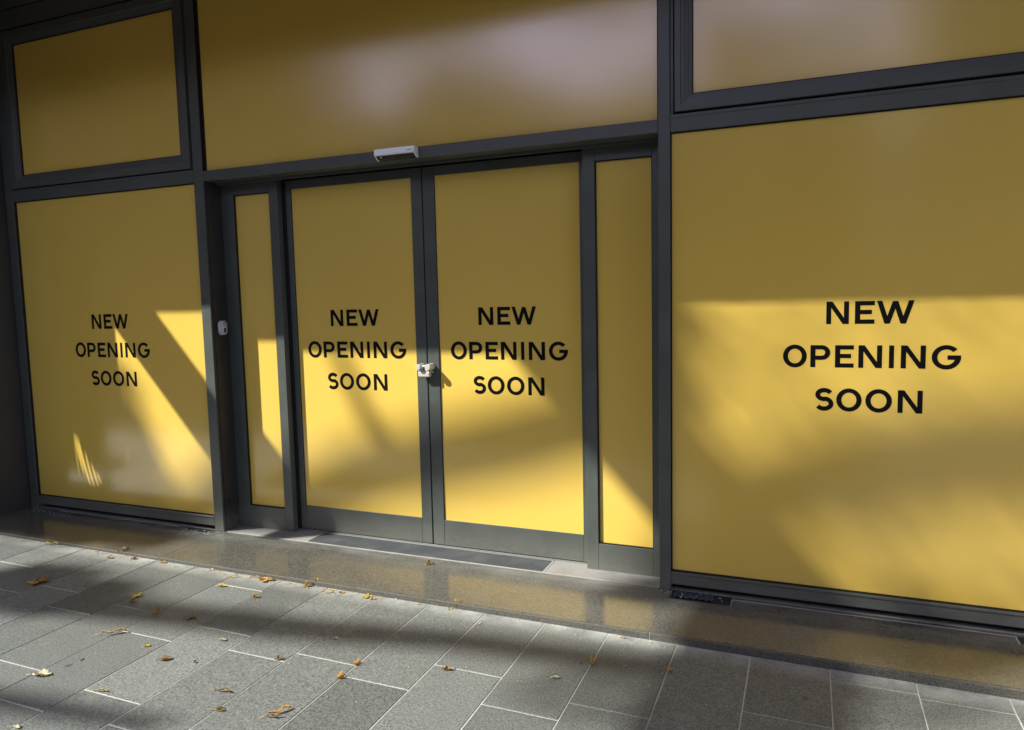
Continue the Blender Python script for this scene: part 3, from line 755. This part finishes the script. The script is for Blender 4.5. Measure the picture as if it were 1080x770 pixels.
# slotted screen added unseen beside the pier; slits shaped to cast thin light strips
b = MB(); ys = -.8
def V2(X, Z): q = vplane(X, Z, ys); return (q.x, q.z)
fan = [  # (top, bottom, half width) of each slit in shadow space
 ((-3.585, .70), (-3.555, .315), .006), ((-3.575, .70), (-3.500, .345), .011), ((-3.548, .68), (-3.440, .270), .0125),
 ((-3.475, .56), (-3.400, .265), .010), ((-3.415, .47), (-3.355, .275), .009), ((-3.365, .40), (-3.322, .300), .007)]
# panel as a grid of vertical strips between the slits
def slit_edge(s, Z, side):
    (xt, zt), (xb, zb), hw = s; u = (zt-Z)/(zt-zb)
    if u < 0 or u > 1: h = 0
    else: h = hw*math.sin(math.pi*min(1, max(0, u)))**.55
    uu = min(1, max(0, u)); c = xt+(xb-xt)*(uu**1.35)
    return c+side*h
zs = [-1.0, .24]+[.25+.0125*i for i in range(38)]+[1.7]
for za, zb in zip(zs, zs[1:]):
    cols = [(-3.80, -3.80)]+[None]*0
    A = [-3.80]; B_ = [-3.80]
    for s in fan:
        for sd in (-1, 1): A.append(slit_edge(s, za, sd)); B_.append(slit_edge(s, zb, sd))
    A.append(-3.13); B_.append(-3.13)
    for i in range(0, len(A), 2):
        if A[i+1]-A[i] < 1e-5 and B_[i+1]-B_[i] < 1e-5: continue
        b.poly([V2(A[i], za), V2(max(A[i], A[i+1]), za), V2(max(B_[i], B_[i+1]), zb), V2(B_[i], zb)], ys-.002, ys+.002)
o = b.build('fan_gobo', DARKF)
b = MB(); b.box(-5.0, -4.95, -.83, -.77, -.02, 2.9, .003); b.box(-4.33, -4.28, -.83, -.77, -.02, 2.9, .003); p = b.build('frame', DARKF, o)
tag(o, 'dark slotted metal screen added unseen beside the pier to shape the fan of light', 'gobo')

# houses opposite
def house(x0, x1, y, h, wall, ncol, nrow, label):
    r = empty('building', label=label, cat='building')
    m = MB(); m.box(x0, x1, y-9, y-.35, -.1, h, 0)
    cw = (x1-x0)/ncol; rh = h/nrow
    for i in range(ncol+1): xx = x0+i*cw; m.box(max(x0, xx-cw*.22), min(x1, xx+cw*.22), y-.35, y, -.1, h, 0)
    for j in range(nrow+1):
        zz = j*rh
        for i in range(ncol): m.box(x0+(i+.22)*cw+.002, x0+(i+.78)*cw-.002, y-.35, y-.004, max(-.1, zz-rh*.2), min(h-.002, zz+rh*.2), 0)
    m.build('wall', wall, r)
    m = MB(); m.box(x0-.2, x1+.2, y-9.2, y+.25, h+.002, h+.35, .02); m.build('cornice', LIME, r)
    for i in range(ncol):
        for j in range(nrow):
            m = MB(); m.box(x0+(i+.22)*cw+.01, x0+(i+.78)*cw-.01, y-.30, y-.26, (j+.2)*rh+.01, (j+.8)*rh-.01, 0); m.build('window', WGL, r)
house(-62, -21.5, -19, 23.4, BRICK, 13, 7, 'tall brown brick building across the street at left')
house(-21.3, -15.9, -19, 8.3, LIME, 2, 4, 'narrow pale building beside the tall brick one')
house(-15.7, -6, -19, 8.0, LIME, 5, 2, 'low pale stone building across the street')
house(-5.5, 3.5, -19, 7.4, BRICK, 4, 2, 'low brown brick building across the street')
house(4.6, 24, -19, 14.0, LIME, 7, 4, 'pale stone building across the street at right')
for i, (x, y, h, lab) in enumerate(((-13, -15.5, 8.6, 'round-crowned tree across the street, leftmost'), (-7.2, -15.2, 8.2, 'round-crowned tree across the street, second from left'), (-.5, -15.6, 8.8, 'round-crowned tree across the street, third from left'), (6.5, -15.4, 9.2, 'round-crowned tree across the street, rightmost'))):
    r = empty('tree', label=lab, cat='tree', group='trees across the street')
    m = MB(); m.tube([(x, y, -.1), (x+.05, y, 2), (x-.05, y+.05, 4), (x+.1, y, h-1.5)], [.17, .14, .11, .05], 10)
    for k in range(5):
        a = k*1.3; m.tube([(x, y, 3+k*.5), (x+.7*math.cos(a), y+.7*math.sin(a), 4.2+k*.5), (x+1.3*math.cos(a), y+1.3*math.sin(a), 5+k*.6)], [.07, .05, .02], 6)
    m.build('trunk', BARK, r)
    m = MB(); P = []
    for k in range(22):
        a = random.uniform(0, 6.28); rr = random.uniform(.2, 1.5); cx, cy, cz = x+rr*math.cos(a), y+rr*math.sin(a), random.uniform(4.3, h)
        for _ in range(60): P.append((cx+random.gauss(0, .33), cy+random.gauss(0, .33), cz+random.gauss(0, .3)))
    foliage(m, P, .12); m.build('crown', GREEN, r)
